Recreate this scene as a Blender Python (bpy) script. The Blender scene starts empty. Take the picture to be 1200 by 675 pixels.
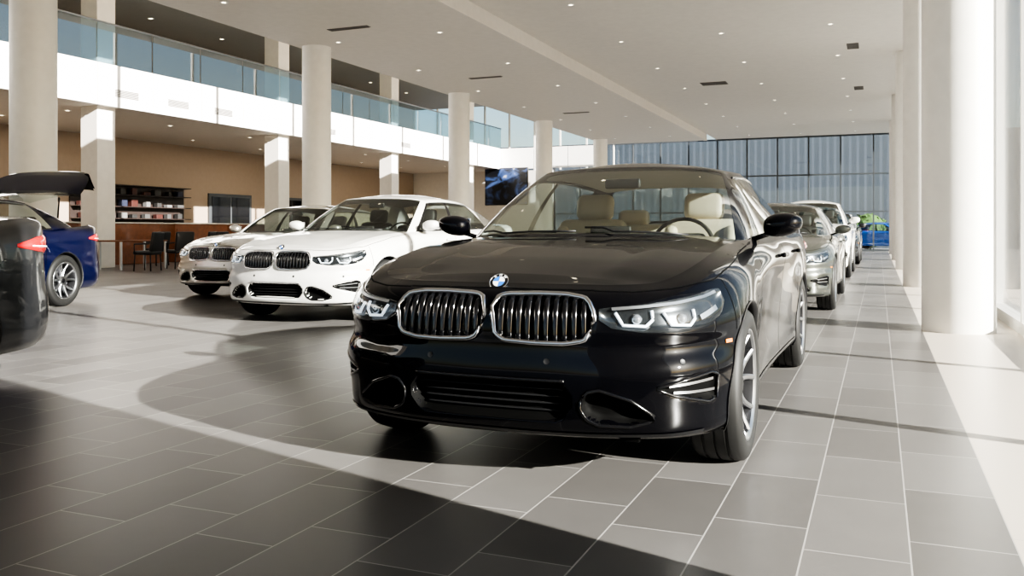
import bpy, bmesh, math, random
import numpy as np
from mathutils import Vector, Matrix
random.seed(3)
SC=bpy.context.scene
COL=SC.collection
# ------------------------------------------------------------------ materials
def nt(name):
    m=bpy.data.materials.new(name); m.use_nodes=True
    n=m.node_tree.nodes; l=m.node_tree.links
    return m,n,l
def pmat(name,col,rough=.5,metal=0,coat=0,coatr=.03,spec=.5,emis=None,es=0,var=.06,vs=6.0,cior=1.5):
    m,n,l=nt(name); b=n['Principled BSDF']
    b.inputs['Roughness'].default_value=rough; b.inputs['Metallic'].default_value=metal
    b.inputs['Coat Weight'].default_value=coat; b.inputs['Coat Roughness'].default_value=coatr; b.inputs['Coat IOR'].default_value=cior
    b.inputs['Specular IOR Level'].default_value=spec
    if emis: b.inputs['Emission Color'].default_value=(*emis,1); b.inputs['Emission Strength'].default_value=es
    tc=n.new('ShaderNodeTexCoord'); nz=n.new('ShaderNodeTexNoise'); nz.inputs['Scale'].default_value=vs
    l.new(tc.outputs['Object'],nz.inputs['Vector'])
    mx=n.new('ShaderNodeMix'); mx.data_type='RGBA'
    mx.inputs[6].default_value=(*[c*(1-var) for c in col],1); mx.inputs[7].default_value=(*[min(1,c*(1+var)) for c in col],1)
    l.new(nz.outputs['Fac'],mx.inputs[0]); l.new(mx.outputs[2],b.inputs['Base Color'])
    return m
def gmat(name,tint,r0=.05,rough=0.0,gl=(1,1,1)):
    """thin architectural glass: Schlick reflectance on either face"""
    m,n,l=nt(name); n.remove(n['Principled BSDF']); o=n['Material Output']
    t=n.new('ShaderNodeBsdfTransparent'); t.inputs[0].default_value=(*tint,1)
    g=n.new('ShaderNodeBsdfGlossy'); g.inputs['Roughness'].default_value=rough; g.inputs[0].default_value=(*gl,1)
    lw=n.new('ShaderNodeLayerWeight'); lw.inputs['Blend'].default_value=.5
    pw=n.new('ShaderNodeMath'); pw.operation='POWER'; pw.inputs[1].default_value=5; l.new(lw.outputs['Facing'],pw.inputs[0])
    ma=n.new('ShaderNodeMath'); ma.operation='MULTIPLY_ADD'; ma.inputs[1].default_value=1-r0; ma.inputs[2].default_value=r0; l.new(pw.outputs[0],ma.inputs[0])
    x=n.new('ShaderNodeMixShader'); l.new(ma.outputs[0],x.inputs[0]); l.new(t.outputs[0],x.inputs[1]); l.new(g.outputs[0],x.inputs[2])
    l.new(x.outputs[0],o.inputs[0]); return m
M={}
M['chrome']=pmat('chrome',(.82,.82,.84),.12,1)
M['satin']=pmat('satin_silver',(.55,.56,.58),.28,1)
M['rimdark']=pmat('rim_dark_grey',(.07,.07,.075),.3,.8)
M['blackgloss']=pmat('black_gloss',(.006,.006,.007),.08,0,.5)
M['blackplast']=pmat('black_plastic',(.012,.012,.013),.45)
M['void']=pmat('void_black',(.003,.003,.003),.7,spec=.1)
M['rubber']=pmat('tyre_rubber',(.012,.012,.012),.6)
M['disc']=pmat('brake_steel',(.14,.14,.15),.4,1)
M['led']=pmat('led_white',(.8,.85,.9),.3,0,emis=(.85,.92,1),es=1.0)
M['lampdark']=pmat('lamp_housing',(.06,.065,.07),.2,.8)
M['lens']=pmat('projector_lens',(.45,.48,.52),.05,.7,1)
M['red']=pmat('tail_red',(.45,.008,.01),.12,0,1,emis=(1,.02,.02),es=.3)
M['amber']=pmat('amber',(.8,.25,.02),.2,0,1)
M['wind']=gmat('car_glass',(.66,.72,.69),.10)
M['lampglass']=gmat('lamp_cover',(.95,.97,.98),.05)
M['blue']=pmat('badge_blue',(.01,.16,.6),.25,0,1)
M['white']=pmat('badge_white',(.85,.85,.85),.25,0,1)
M['beige']=pmat('beige_leather',(.60,.51,.40),.5)
M['liner']=pmat('headliner',(.45,.42,.38),.8)
M['darkint']=pmat('dark_interior',(.03,.028,.027),.6)
P_BLACK=pmat('paint_black',(.002,.002,.003),.35,0,.85,.005,spec=.04,cior=1.42)
P_WHITE=pmat('paint_white',(.70,.69,.66),.35,0,1,.02)
P_SILV=pmat('paint_champagne',(.40,.37,.33),.3,.7,1,.02)
P_GREY=pmat('paint_grey_green',(.075,.08,.07),.3,.6,1,.02)
P_DGREY=pmat('paint_dark_grey',(.03,.031,.035),.3,.6,1,.02)
P_BLUE=pmat('paint_deep_blue',(.0015,.003,.025),.3,.1,1,.012,spec=.2)
P_BRBLUE=pmat('paint_bright_blue',(.01,.12,.5),.25,.3,1,.02)
# ------------------------------------------------------------------ mesh helpers
def mk(name,V,F,mats,parent=None,smooth=True,mi=None,nrm=None,loc=None,weld=False):
    me=bpy.data.meshes.new(name)
    me.from_pydata([tuple(map(float,v)) for v in V],[],[tuple(map(int,f)) for f in F])
    if not isinstance(mats,(list,tuple)): mats=[mats]
    for m in mats: me.materials.append(m)
    if mi is not None: me.polygons.foreach_set('material_index',[int(q) for q in mi])
    me.polygons.foreach_set('use_smooth',[bool(smooth)]*len(me.polygons))
    if weld:
        bm=bmesh.new(); bm.from_mesh(me); bmesh.ops.remove_doubles(bm,verts=bm.verts,dist=2e-4)
        bmesh.ops.dissolve_degenerate(bm,dist=1e-5,edges=bm.edges); bm.to_mesh(me); bm.free()
    me.update()
    if nrm is not None: me.normals_split_custom_set_from_vertices([tuple(map(float,q)) for q in nrm])
    o=bpy.data.objects.new(name,me); COL.objects.link(o)
    if parent: o.parent=parent
    if loc is not None: o.location=loc
    return o
def sharp(o,ang=35):
    me=o.data
    try: me.set_sharp_from_angle(angle=math.radians(ang))
    except Exception: pass
    return o
def top(o,label,cat,group=None):
    o['label']=label; o['category']=cat
    if group: o['group']=group
    return o
def struct(o): o['kind']='structure'; return o
def join(*parts):
    V=[];F=[]
    for v,f in parts:
        k=len(V); V+=list(v); F+=[tuple(i+k for i in q) for q in f]
    return V,F
def box(cx,cy,cz,sx,sy,sz):
    x,y,z=sx/2,sy/2,sz/2
    V=[(cx+a*x,cy+b*y,cz+c*z) for a in(-1,1) for b in(-1,1) for c in(-1,1)]
    F=[(0,1,3,2),(4,6,7,5),(0,4,5,1),(2,3,7,6),(0,2,6,4),(1,5,7,3)]
    return V,F
def rbox(cx,cy,cz,sx,sy,sz,r=.02,seg=3,rot=None):
    bm=bmesh.new(); bmesh.ops.create_cube(bm,size=1)
    for v in bm.verts: v.co=Vector((v.co.x*sx,v.co.y*sy,v.co.z*sz))
    bmesh.ops.bevel(bm,geom=list(bm.edges),offset=min(r,min(sx,sy,sz)*.49),segments=seg,profile=.5,affect='EDGES')
    R=rot if rot else Matrix.Identity(3)
    bm.verts.index_update()
    V=[tuple(R@v.co+Vector((cx,cy,cz))) for v in bm.verts]; F=[tuple(v.index for v in f.verts) for f in bm.faces]
    bm.free(); return V,F
def revolve(prof,axis='x',n=48,c=(0,0,0),closed=False):
    V=[];F=[];k=len(prof)
    for i in range(n):
        t=2*math.pi*i/n; ca,sa=math.cos(t),math.sin(t)
        for (h,r) in prof:
            if axis=='x': p=(h,r*ca,r*sa)
            elif axis=='y': p=(r*sa,h,r*ca)
            else: p=(r*ca,r*sa,h)
            V.append((p[0]+c[0],p[1]+c[1],p[2]+c[2]))
    for i in range(n):
        j=(i+1)%n
        for q in range(k-1 if not closed else k):
            w=(q+1)%k
            F.append((i*k+q,j*k+q,j*k+w,i*k+w))
    return V,F
def tube(path,r,n=8,closed=False,ry=None,up=None):
    P=[Vector(p) for p in path]; N=len(P); V=[];F=[]; ry=ry or r
    upv=Vector(up) if up else Vector((0,0,1))
    for i in range(N):
        a=P[(i-1)%N] if (closed or i>0) else P[i]; b=P[(i+1)%N] if (closed or i<N-1) else P[i]
        t=(b-a).normalized(); u=upv
        if abs(t.dot(u))>.95: u=Vector((1,0,0)) if not up else Vector((0,1,0))
        s=t.cross(u).normalized(); w=s.cross(t).normalized()
        for k in range(n):
            q=2*math.pi*k/n; V.append(tuple(P[i]+s*(r*math.cos(q))+w*(ry*math.sin(q))))
    for i in range(N if closed else N-1):
        j=(i+1)%N
        for k in range(n):
            m=(k+1)%n; F.append((i*n+k,i*n+m,j*n+m,j*n+k))
    if not closed: F.append(tuple(range(n-1,-1,-1))); F.append(tuple((N-1)*n+k for k in range(n)))
    return V,F
def hermite(tc,P,tn):
    tc=np.asarray(tc,float);P=np.asarray(P,float);tn=np.asarray(tn,float)
    h=np.diff(tc);d=np.diff(P,axis=0)/h[:,None]; m=np.empty_like(P)
    m[1:-1]=(d[:-1]*h[1:,None]+d[1:]*h[:-1,None])/(h[:-1]+h[1:])[:,None]; m[0]=d[0];m[-1]=d[-1]
    i=np.clip(np.searchsorted(tc,tn,side='right')-1,0,len(tc)-2)
    t=((tn-tc[i])/h[i])[:,None];hh=h[i][:,None]
    return (2*t**3-3*t**2+1)*P[i]+(t**3-2*t**2+t)*hh*m[i]+(-2*t**3+3*t**2)*P[i+1]+(t**3-t**2)*hh*m[i+1]
# ------------------------------------------------------------------ car base surface
zf=[.20,.235,.33,.45,.545,.63,.705,.755,.788]; nf=[.08,.03,.005,.0,.014,.02,.04,.08,.15]
ST=[
(0,0,zf,nf),(.30,.015,zf,nf),
(.55,.075,[.20,.235,.33,.455,.54,.625,.70,.752,.787],[.08,.03,.008,.0,.024,.022,.04,.08,.15]),
(.72,.17,[.20,.235,.33,.465,.545,.62,.70,.757,.795],[.07,.025,.012,0,.030,.024,.045,.09,.17]),
(.83,.31,[.2,.235,.33,.47,.55,.63,.72,.785,.822],[.06,.025,.014,0,.026,.022,.05,.10,.18]),
(.895,.52,[.2,.235,.33,.46,.555,.65,.75,.825,.862],[.05,.02,.01,.0,.008,.012,.045,.10,.18]),
(.913,.80,[.2,.24,.34,.46,.57,.68,.79,.87,.905],[.05,.02,.01,0,0,.003,.03,.09,.17]),
(.905,1.2,[.2,.24,.34,.46,.58,.70,.82,.90,.94],[.06,.03,.035,.03,.02,.01,.015,.07,.15]),
(.90,1.6,[.2,.24,.34,.47,.59,.72,.84,.915,.955],[.07,.04,.045,.042,.032,.018,.006,.045,.10]),
(.90,2.3,[.2,.25,.35,.48,.61,.74,.85,.925,.965],[.07,.04,.045,.042,.032,.018,.004,.038,.09]),
(.905,3.0,[.2,.25,.35,.48,.61,.75,.865,.94,.98],[.06,.03,.035,.032,.02,.012,.0,.035,.09]),
(.913,3.65,[.2,.25,.36,.48,.61,.76,.88,.96,1.0],[.05,.02,.01,0,0,.0,.01,.05,.13]),
(.90,4.1,[.21,.26,.36,.48,.62,.77,.90,.985,1.03],[.05,.02,.0,0,0,.005,.02,.06,.14]),
(.86,4.4,[.22,.27,.37,.49,.63,.78,.92,1.01,1.05],[.06,.02,0,0,.01,.015,.03,.06,.13]),
(.76,4.57,[.23,.27,.37,.49,.63,.78,.92,1.02,1.055],[.06,.02,0,0,.02,.03,.035,.05,.12]),
(.58,4.66,[.24,.28,.38,.5,.64,.78,.92,1.03,1.06],[.07,.02,0,0,.03,.04,.04,.035,.10]),
(.30,4.70,[.24,.28,.38,.5,.64,.78,.92,1.03,1.065],[.07,.02,0,0,.03,.05,.04,.03,.10]),
(0,4.71,[.24,.28,.38,.5,.64,.78,.92,1.03,1.065],[.07,.02,0,0,.03,.05,.04,.03,.10])]
PB=np.array([(s[0],s[1]) for s in ST],float)
ext=np.vstack([PB[1]*[-1,1],PB,PB[-2]*[-1,1]])
cl=np.concatenate([[0],np.cumsum(np.linalg.norm(np.diff(ext,axis=0),axis=1))]); cl-=cl[1]
AC=cl[1:-1]
dt=1e-3
def plan(a): return hermite(cl,ext,np.atleast_1d(a))
tang=(plan(AC+dt)-plan(AC-dt)); tang/=np.linalg.norm(tang,axis=1)[:,None]
NRM=np.stack([tang[:,1],-tang[:,0]],1)
NET=np.zeros((len(ST),9,3))
for i,s in enumerate(ST):
    for j in range(9):
        NET[i,j]=(s[0]-s[3][j]*NRM[i,0],s[1]-s[3][j]*NRM[i,1],s[2][j])
NETE=np.concatenate([NET[1:2]*[-1,1,1],NET,NET[-2:-1]*[-1,1,1]],0)
_t=np.linspace(0,AC[-1],4000); _p=plan(_t)
def a_of_y(y):
    msk=(_t>AC[3])&(_t<AC[-4]); return float(np.interp(y,_p[msk,1],_t[msk]))
AEND=AC[-1]
def polydist(A,Z,poly):
    d=np.full(A.shape,9.);ins=np.zeros(A.shape,bool);n=len(poly)
    for i in range(n):
        x1,y1=poly[i];x2,y2=poly[(i+1)%n]
        ex,ey=x2-x1,y2-y1; t=np.clip(((A-x1)*ex+(Z-y1)*ey)/(ex*ex+ey*ey+1e-12),0,1)
        d=np.minimum(d,np.hypot(A-x1-t*ex,Z-y1-t*ey))
        c=((y1>Z)!=(y2>Z)); xi=x1+(Z-y1)*ex/(ey if abs(ey)>1e-9 else 1e-9)
        ins^=c&(A<xi)
    return d,ins
def outline(a,lo,hi,n=40):
    aa=np.linspace(a[0],a[-1],n); h=np.interp(aa,a,hi);l=np.interp(aa,a,lo)
    return [(p,q) for p,q in zip(aa,h)]+[(p,q) for p,q in zip(aa[::-1],l[::-1])]
KID=dict(a=[.018,.024,.040,.075,.2,.32,.395,.418,.430],hi=[.70,.725,.739,.746,.750,.748,.737,.715,.69],lo=[.67,.625,.592,.575,.569,.569,.582,.61,.66])
HL=dict(a=[.450,.50,.62,.78,.92,1.02,1.08],lo=[.66,.628,.614,.613,.630,.668,.72],hi=[.70,.707,.716,.733,.750,.765,.765])
CI=dict(a=[0,.1,.25,.31,.345],hi=[.425,.425,.423,.415,.37],lo=[.27,.27,.272,.28,.33])
SI=dict(a=[.378,.40,.45,.57,.66],hi=[.350,.388,.398,.360,.300],lo=[.325,.285,.262,.258,.280])
FI=dict(a=[.67,.73,.82,.92,.965],hi=[.408,.42,.438,.455,.44],lo=[.40,.378,.357,.338,.35])
FEAT=[(KID,.03),(HL,.02),(CI,.05),(SI,.05),(FI,.03)]
def basegrid(k):
    segs=[]
    for i in range(len(ST)-1):
        ln=AC[i+1]-AC[i]; step=(.0125 if k>1 else .0075) if i<5 else (.03 if i<12 else .025)
        n=max(2,int(round(ln/step/k))); segs.append(np.linspace(AC[i],AC[i+1],n,endpoint=False))
    a=np.concatenate(segs+[[AC[-1]]])
    for cut in (a_of_y(.52),a_of_y(1.33),a_of_y(2.42),a_of_y(3.27),a_of_y(4.3)):
        a[np.argmin(abs(a-cut))]=cut
    nvs=12 if k<1.2 else (6 if k<1.5 else 3)
    v=np.linspace(0,8,8*nvs+1)
    tmp=hermite(cl,NETE.reshape(NETE.shape[0],-1),a).reshape(len(a),9,3)
    G=np.stack([hermite(np.arange(9),tmp[i],v) for i in range(len(a))],0)
    def norm(G):
        e=np.concatenate([G[1:2]*[-1,1,1],G,G[-2:-1]*[-1,1,1]],0)
        du=np.gradient(e,axis=0)[1:-1];dv=np.gradient(G,axis=1); n=np.cross(du,dv)
        return n/(np.linalg.norm(n,axis=2)[:,:,None]+1e-12)
    N=norm(G)
    A=np.repeat(a[:,None],len(v),1); D=np.zeros(A.shape)
    for ft,dep in FEAT:
        d,ins=polydist(A,G[:,:,2],outline(ft['a'],ft['lo'],ft['hi']))
        if ft is CI:
            d=np.where(A<.3,np.minimum(np.abs(G[:,:,2]-.425),np.abs(G[:,:,2]-.27)),d)
        t=np.clip(d/.018,0,1); D=np.maximum(D,np.where(ins,dep*t*t*(3-2*t),0))
    Gd=G-N*D[:,:,None]
    return dict(a=a,v=v,G=G,N=N,Gd=Gd,Nd=norm(Gd),nvs=nvs,yb=plan(a)[:,1],xb=plan(a)[:,0])
GRID={}
def grid(k):
    if k not in GRID: GRID[k]=basegrid(k)
    return GRID[k]
def surf(g,a,z,off=0,sg=1,disp=True):
    s=1
    if a<0: a=-a; s=-1
    i=int(np.clip(np.searchsorted(g['a'],a)-1,0,len(g['a'])-2)); f=(a-g['a'][i])/(g['a'][i+1]-g['a'][i])
    zz=g['G'][i,:,2]*(1-f)+g['G'][i+1,:,2]*f
    q=np.interp(z,zz,np.arange(len(zz))); j=int(min(q,len(zz)-2)); w=q-j
    def ev(X): return (X[i,j]*(1-f)+X[i+1,j]*f)*(1-w)+(X[i,j+1]*(1-f)+X[i+1,j+1]*f)*w
    p=ev(g['Gd' if disp else 'G']); n=ev(g['N']); p=p+n*off
    return Vector((p[0]*s*sg,p[1],p[2])),Vector((n[0]*s*sg,n[1],n[2]))
def patch(g,ft,off,sg,n=26,m=8,dome=0,disp=True,a0=None,shrink=0):
    a=np.linspace(ft['a'][0] if a0 is None else a0,ft['a'][-1],n+1)
    lo=np.interp(a,ft['a'],ft['lo'])+shrink;hi=np.interp(a,ft['a'],ft['hi'])-shrink
    V=[];F=[]
    for i in range(n+1):
        for j in range(m+1):
            t=j/m; u=i/n
            o=off+dome*min(1,4*t*(1-t)*1.6)*min(1,4*u*(1-u)*2.2)
            V.append(surf(g,a[i],lo[i]+(hi[i]-lo[i])*t,o,sg,disp)[0])
    for i in range(n):
        for j in range(m):
            q=(i*(m+1)+j,(i+1)*(m+1)+j,(i+1)*(m+1)+j+1,i*(m+1)+j+1)
            F.append(q if sg>0 else q[::-1])
    return V,F
def strip(g,path,w,off,sg,disp=True,step=.03):
    pts=[]
    for (a,b) in zip(path[:-1],path[1:]):
        d=math.hypot(b[0]-a[0],b[1]-a[1]); n=max(1,int(d/step))
        for i in range(n): pts.append((a[0]+(b[0]-a[0])*i/n,a[1]+(b[1]-a[1])*i/n))
    pts.append(path[-1])
    P=[surf(g,a,z,off,sg,disp) for a,z in pts]; V=[];F=[]
    for i,(p,n) in enumerate(P):
        t=(P[min(i+1,len(P)-1)][0]-P[max(i-1,0)][0]).normalized(); s=n.cross(t).normalized()*(w/2)
        V+=[p-s,p+s]
    for i in range(len(P)-1):
        q=(2*i,2*i+2,2*i+3,2*i+1); F.append(q)
    return V,F
ZC_Y=[.10,.15,.25,.5,.8,1.1,1.3,1.5,3.7,3.95,4.2,4.5,4.61,4.7]
ZC_Z=[.765,.788,.822,.878,.928,.966,.985,.99,1.04,1.055,1.072,1.08,1.065,1.03]
def zc(y): return float(np.interp(y,ZC_Y,ZC_Z))
_zy=np.linspace(.1,4.7,200); _zz=np.interp(_zy,ZC_Y,ZC_Z); ker=np.hanning(9);ker/=ker.sum()
_zp=np.convolve(np.pad(_zz,4,mode='edge'),ker,'valid')
def zcs(y):
    w=min(1,max(0,(y-.2)/.2))*min(1,max(0,(4.55-y)/.1)); return zc(y)*(1-w)+float(np.interp(y,_zy,_zp))*w
GB=np.array([(0,1.16,.97),(.35,1.19,.965),(.62,1.30,.945),(.745,1.45,.93),(.79,1.57,.935),(.805,1.85,.95),(.812,2.5,.955),(.812,3.1,.965),(.80,3.58,.985),(.75,3.93,1.01),(.67,4.07,1.03),(.4,4.15,1.05),(0,4.17,1.055)])
GT=np.array([(0,1.98,1.378),(.28,2.0,1.375),(.47,2.05,1.365),(.555,2.13,1.35),(.582,2.22,1.342),(.597,2.36,1.350),(.600,2.62,1.36),(.585,3.0,1.35),(.555,3.30,1.325),(.52,3.40,1.312),(.47,3.43,1.315),(.3,3.45,1.335),(0,3.455,1.34)])
RC_Y=[1.98,2.05,2.13,2.25,2.45,2.65,2.9,3.1,3.3,3.4,3.455]; RC_Z=[1.378,1.390,1.404,1.420,1.433,1.438,1.43,1.415,1.385,1.358,1.34]
GI=sorted(set([round(x,4) for x in list(np.linspace(0,12,73))+[4.3,5.92,6.08,7.9]]))
GV=[0,.03,.07,.16,.26,.36,.46,.56,.66,.76,.85,.91,.96,1.0]
def greenhouse():
    e=lambda X: np.vstack([X[1]*[-1,1,1],X,X[-2]*[-1,1,1]])
    tc=np.arange(-1,14); B=hermite(tc,e(GB),GI);T=hermite(tc,e(GT),GI)
    G=np.array([[B[i]*(1-v)+T[i]*v for v in GV] for i in range(len(GI))])
    du=np.gradient(G,axis=0);dv=np.gradient(G,axis=1);n=np.cross(du,dv);n/=np.linalg.norm(n,axis=2)[:,:,None]+1e-12
    b=np.array([.022*4*v*(1-v) for v in GV])
    return G+n*b[None,:,None],T
GH,GTD=greenhouse()
def greg(i,j):
    u=(GI[i]+GI[i+1])/2; v=(GV[j]+GV[j+1])/2
    if u<3: return 'windshield' if .03<v<.96 else ('window_trim' if v<.03 else 'roof')
    if u<4.0: return 'roof'
    if u<7.9:
        if v<.07: return 'window_trim'
        if v>.91: return 'roof'
        if u<4.3: return 'window_trim'
        if 5.92<u<6.08: return 'window_trim'
        return 'front_side_window' if u<6 else 'rear_side_window'
    if u<10.0: return 'roof'
    return 'rear_window' if .07<v<.91 else 'rear_window_trim' if v<.07 else 'roof'
# ------------------------------------------------------------------ wheel
def wheel(parent,loc,sg,r,rimr,style,k,width=.225):
    n=64 if k<1.5 else 36; w=width/2
    rr=rimr
    prof=[(-w*.86,rr-.004),(-w*.98,rr+.015),(-w,rr+(r-rr)*.45),(-w*.93,r-.02),(-w*.8,r-.006),(-w*.5,r-.001),(-w*.47,r-.008),(-w*.40,r-.008),(-w*.37,r),(-w*.05,r),(-w*.04,r-.008),(w*.04,r-.008),(w*.05,r),(w*.37,r),(w*.40,r-.008),(w*.47,r-.008),(w*.5,r-.001),(w*.8,r-.006),(w*.93,r-.02),(w,rr+(r-rr)*.45),(w*.98,rr+.015),(w*.86,rr-.004)]
    V,F=revolve(prof,'x',n)
    t=mk('wheel',V,F,M['rubber'],parent,loc=loc); sharp(t,50)
    V,F=revolve([(-w*.9,rr),(-w*.85,rr-.012),(-w*.3,rr-.03),(w*.5,rr-.03),(w*.82,rr-.016)],'x',n)
    if sg<0: V=[(-x,y,z) for x,y,z in V]
    rim=mk('rim',V,F,M['rimdark'],t)
    V,F=revolve([(w*.82,rr-.016),(w*.9,rr-.004),(w*.93,rr+.002),(w*.88,rr+.004)],'x',n)
    if sg<0: V=[(-x,y,z) for x,y,z in V]
    mk('rim_lip',V,F,M['satin'],t)
    parts=[];ns=5
    for i in range(ns):
        base=2*math.pi*i/ns+.3
        for d in (-1,1):
            pts=[]
            for q in range(6):
                f=q/5; rad=.05+(rr-.022-.05)*f
                ang=base+d*(.16+.15*f if style==0 else .22-.02*f+.10*f*f)
                xo=w*(.55+.28*f-.12*math.sin(f*math.pi))
                pts.append((xo,rad*math.cos(ang),rad*math.sin(ang),.012+.005*(1-f)))
            VV=[];FF=[]
            for q,(x,y,z,hw) in enumerate(pts):
                rd=Vector((0,y,z)).normalized(); s=Vector((0,-rd.z,rd.y))
                c=Vector((x,y,z))
                for (dx,ds) in ((.006,-.55),(.006,.55),(-.002,1),(-.03,.8),(-.03,-.8),(-.002,-1)): VV.append(c+Vector((dx,0,0))+s*(hw*ds))
            for q in range(5):
                for u in range(6): FF.append((q*6+u,q*6+(u+1)%6,(q+1)*6+(u+1)%6,(q+1)*6+u))
            parts.append((VV,FF))
    parts.append(revolve([(w*.3,1e-5),(w*.3,.075),(w*.5,.072),(w*.6,.06),(w*.62,.034)],'x',28))
    V,F=join(*parts)
    if sg<0: V=[(-v[0],v[1],v[2]) for v in V]
    mk('spokes',V,F,M['satin'],t,smooth=False)
    for nme,pr,ma,nn in (('hub_cap',[(w*.60,.034),(w*.66,.033),(w*.67,.030),(w*.67,1e-5)],M['blackgloss'],24),
                         ('brake_disc',[(-w*.05,1e-5),(-w*.05,rr*.72),(w*.06,rr*.72),(w*.06,1e-5)],M['disc'],40),
                         ('brake_shield',[(-w*.6,1e-5),(-w*.6,rr*.95)],M['void'],32)):
        V,F=revolve(pr,'x',nn)
        if sg<0: V=[(-v[0],v[1],v[2]) for v in V]
        mk(nme,V,F,ma,t,smooth=False)
    return t
# ------------------------------------------------------------------ car
def roundel(name,parent,c,nrm,r,letters=False):
    nrm=Vector(nrm).normalized(); ux=Vector((1,0,0)); 
    if abs(nrm.dot(ux))>.9: ux=Vector((0,1,0))
    uz=nrm.cross(ux); 
    if uz.z<0: uz=-uz
    ux=(ux-nrm*ux.dot(nrm)).normalized(); n=48;V=[];F=[];mi=[]
    rings=[(0,.15),(.60,.15),(.64,.15),(.90,.12),(.94,.2),(1.0,.12),(1.0,-.1)]
    for (rr,h) in rings:
        for i in range(n):
            t=2*math.pi*i/n; V.append(Vector(c)+ux*(r*rr*math.cos(t))+uz*(r*rr*math.sin(t))+nrm*(h*r*.5))
    for k in range(len(rings)-1):
        for i in range(n):
            j=(i+1)%n; F.append((k*n+i,k*n+j,(k+1)*n+j,(k+1)*n+i))
            q=i//(n//4)
            mi.append([0,1,0,1][q] if k==0 else (3 if k in(1,4,5,3) else 2))
    o=mk(name,V,F,[M['white'],M['blue'],M['blackgloss'],M['chrome']],parent,smooth=False,mi=mi)
    if letters:
        for ch,an in (('B',132),('M',90),('W',48)):
            cu=bpy.data.curves.new('t','FONT'); cu.body=ch; cu.size=r*.40; cu.align_x='CENTER'; cu.align_y='CENTER'; cu.extrude=.0003
            ob=bpy.data.objects.new('t',cu); COL.objects.link(ob)
            bpy.context.view_layer.update()
            me=bpy.data.meshes.new_from_object(ob); bpy.data.objects.remove(ob)
            me.materials.clear(); me.materials.append(M['white'])
            a=math.radians(an); pos=Vector(c)+ux*(r*.77*math.cos(a))+uz*(r*.77*math.sin(a))+nrm*(r*.075)
            rt=math.radians(an-90); X=ux*math.cos(rt)+uz*math.sin(rt); Y=-ux*math.sin(rt)+uz*math.cos(rt)
            Mx=Matrix((X,Y,nrm)).transposed().to_4x4(); Mx.translation=pos
            me.transform(Mx); l=bpy.data.objects.new('lettering',me); COL.objects.link(l); l.parent=o
    return o
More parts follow.
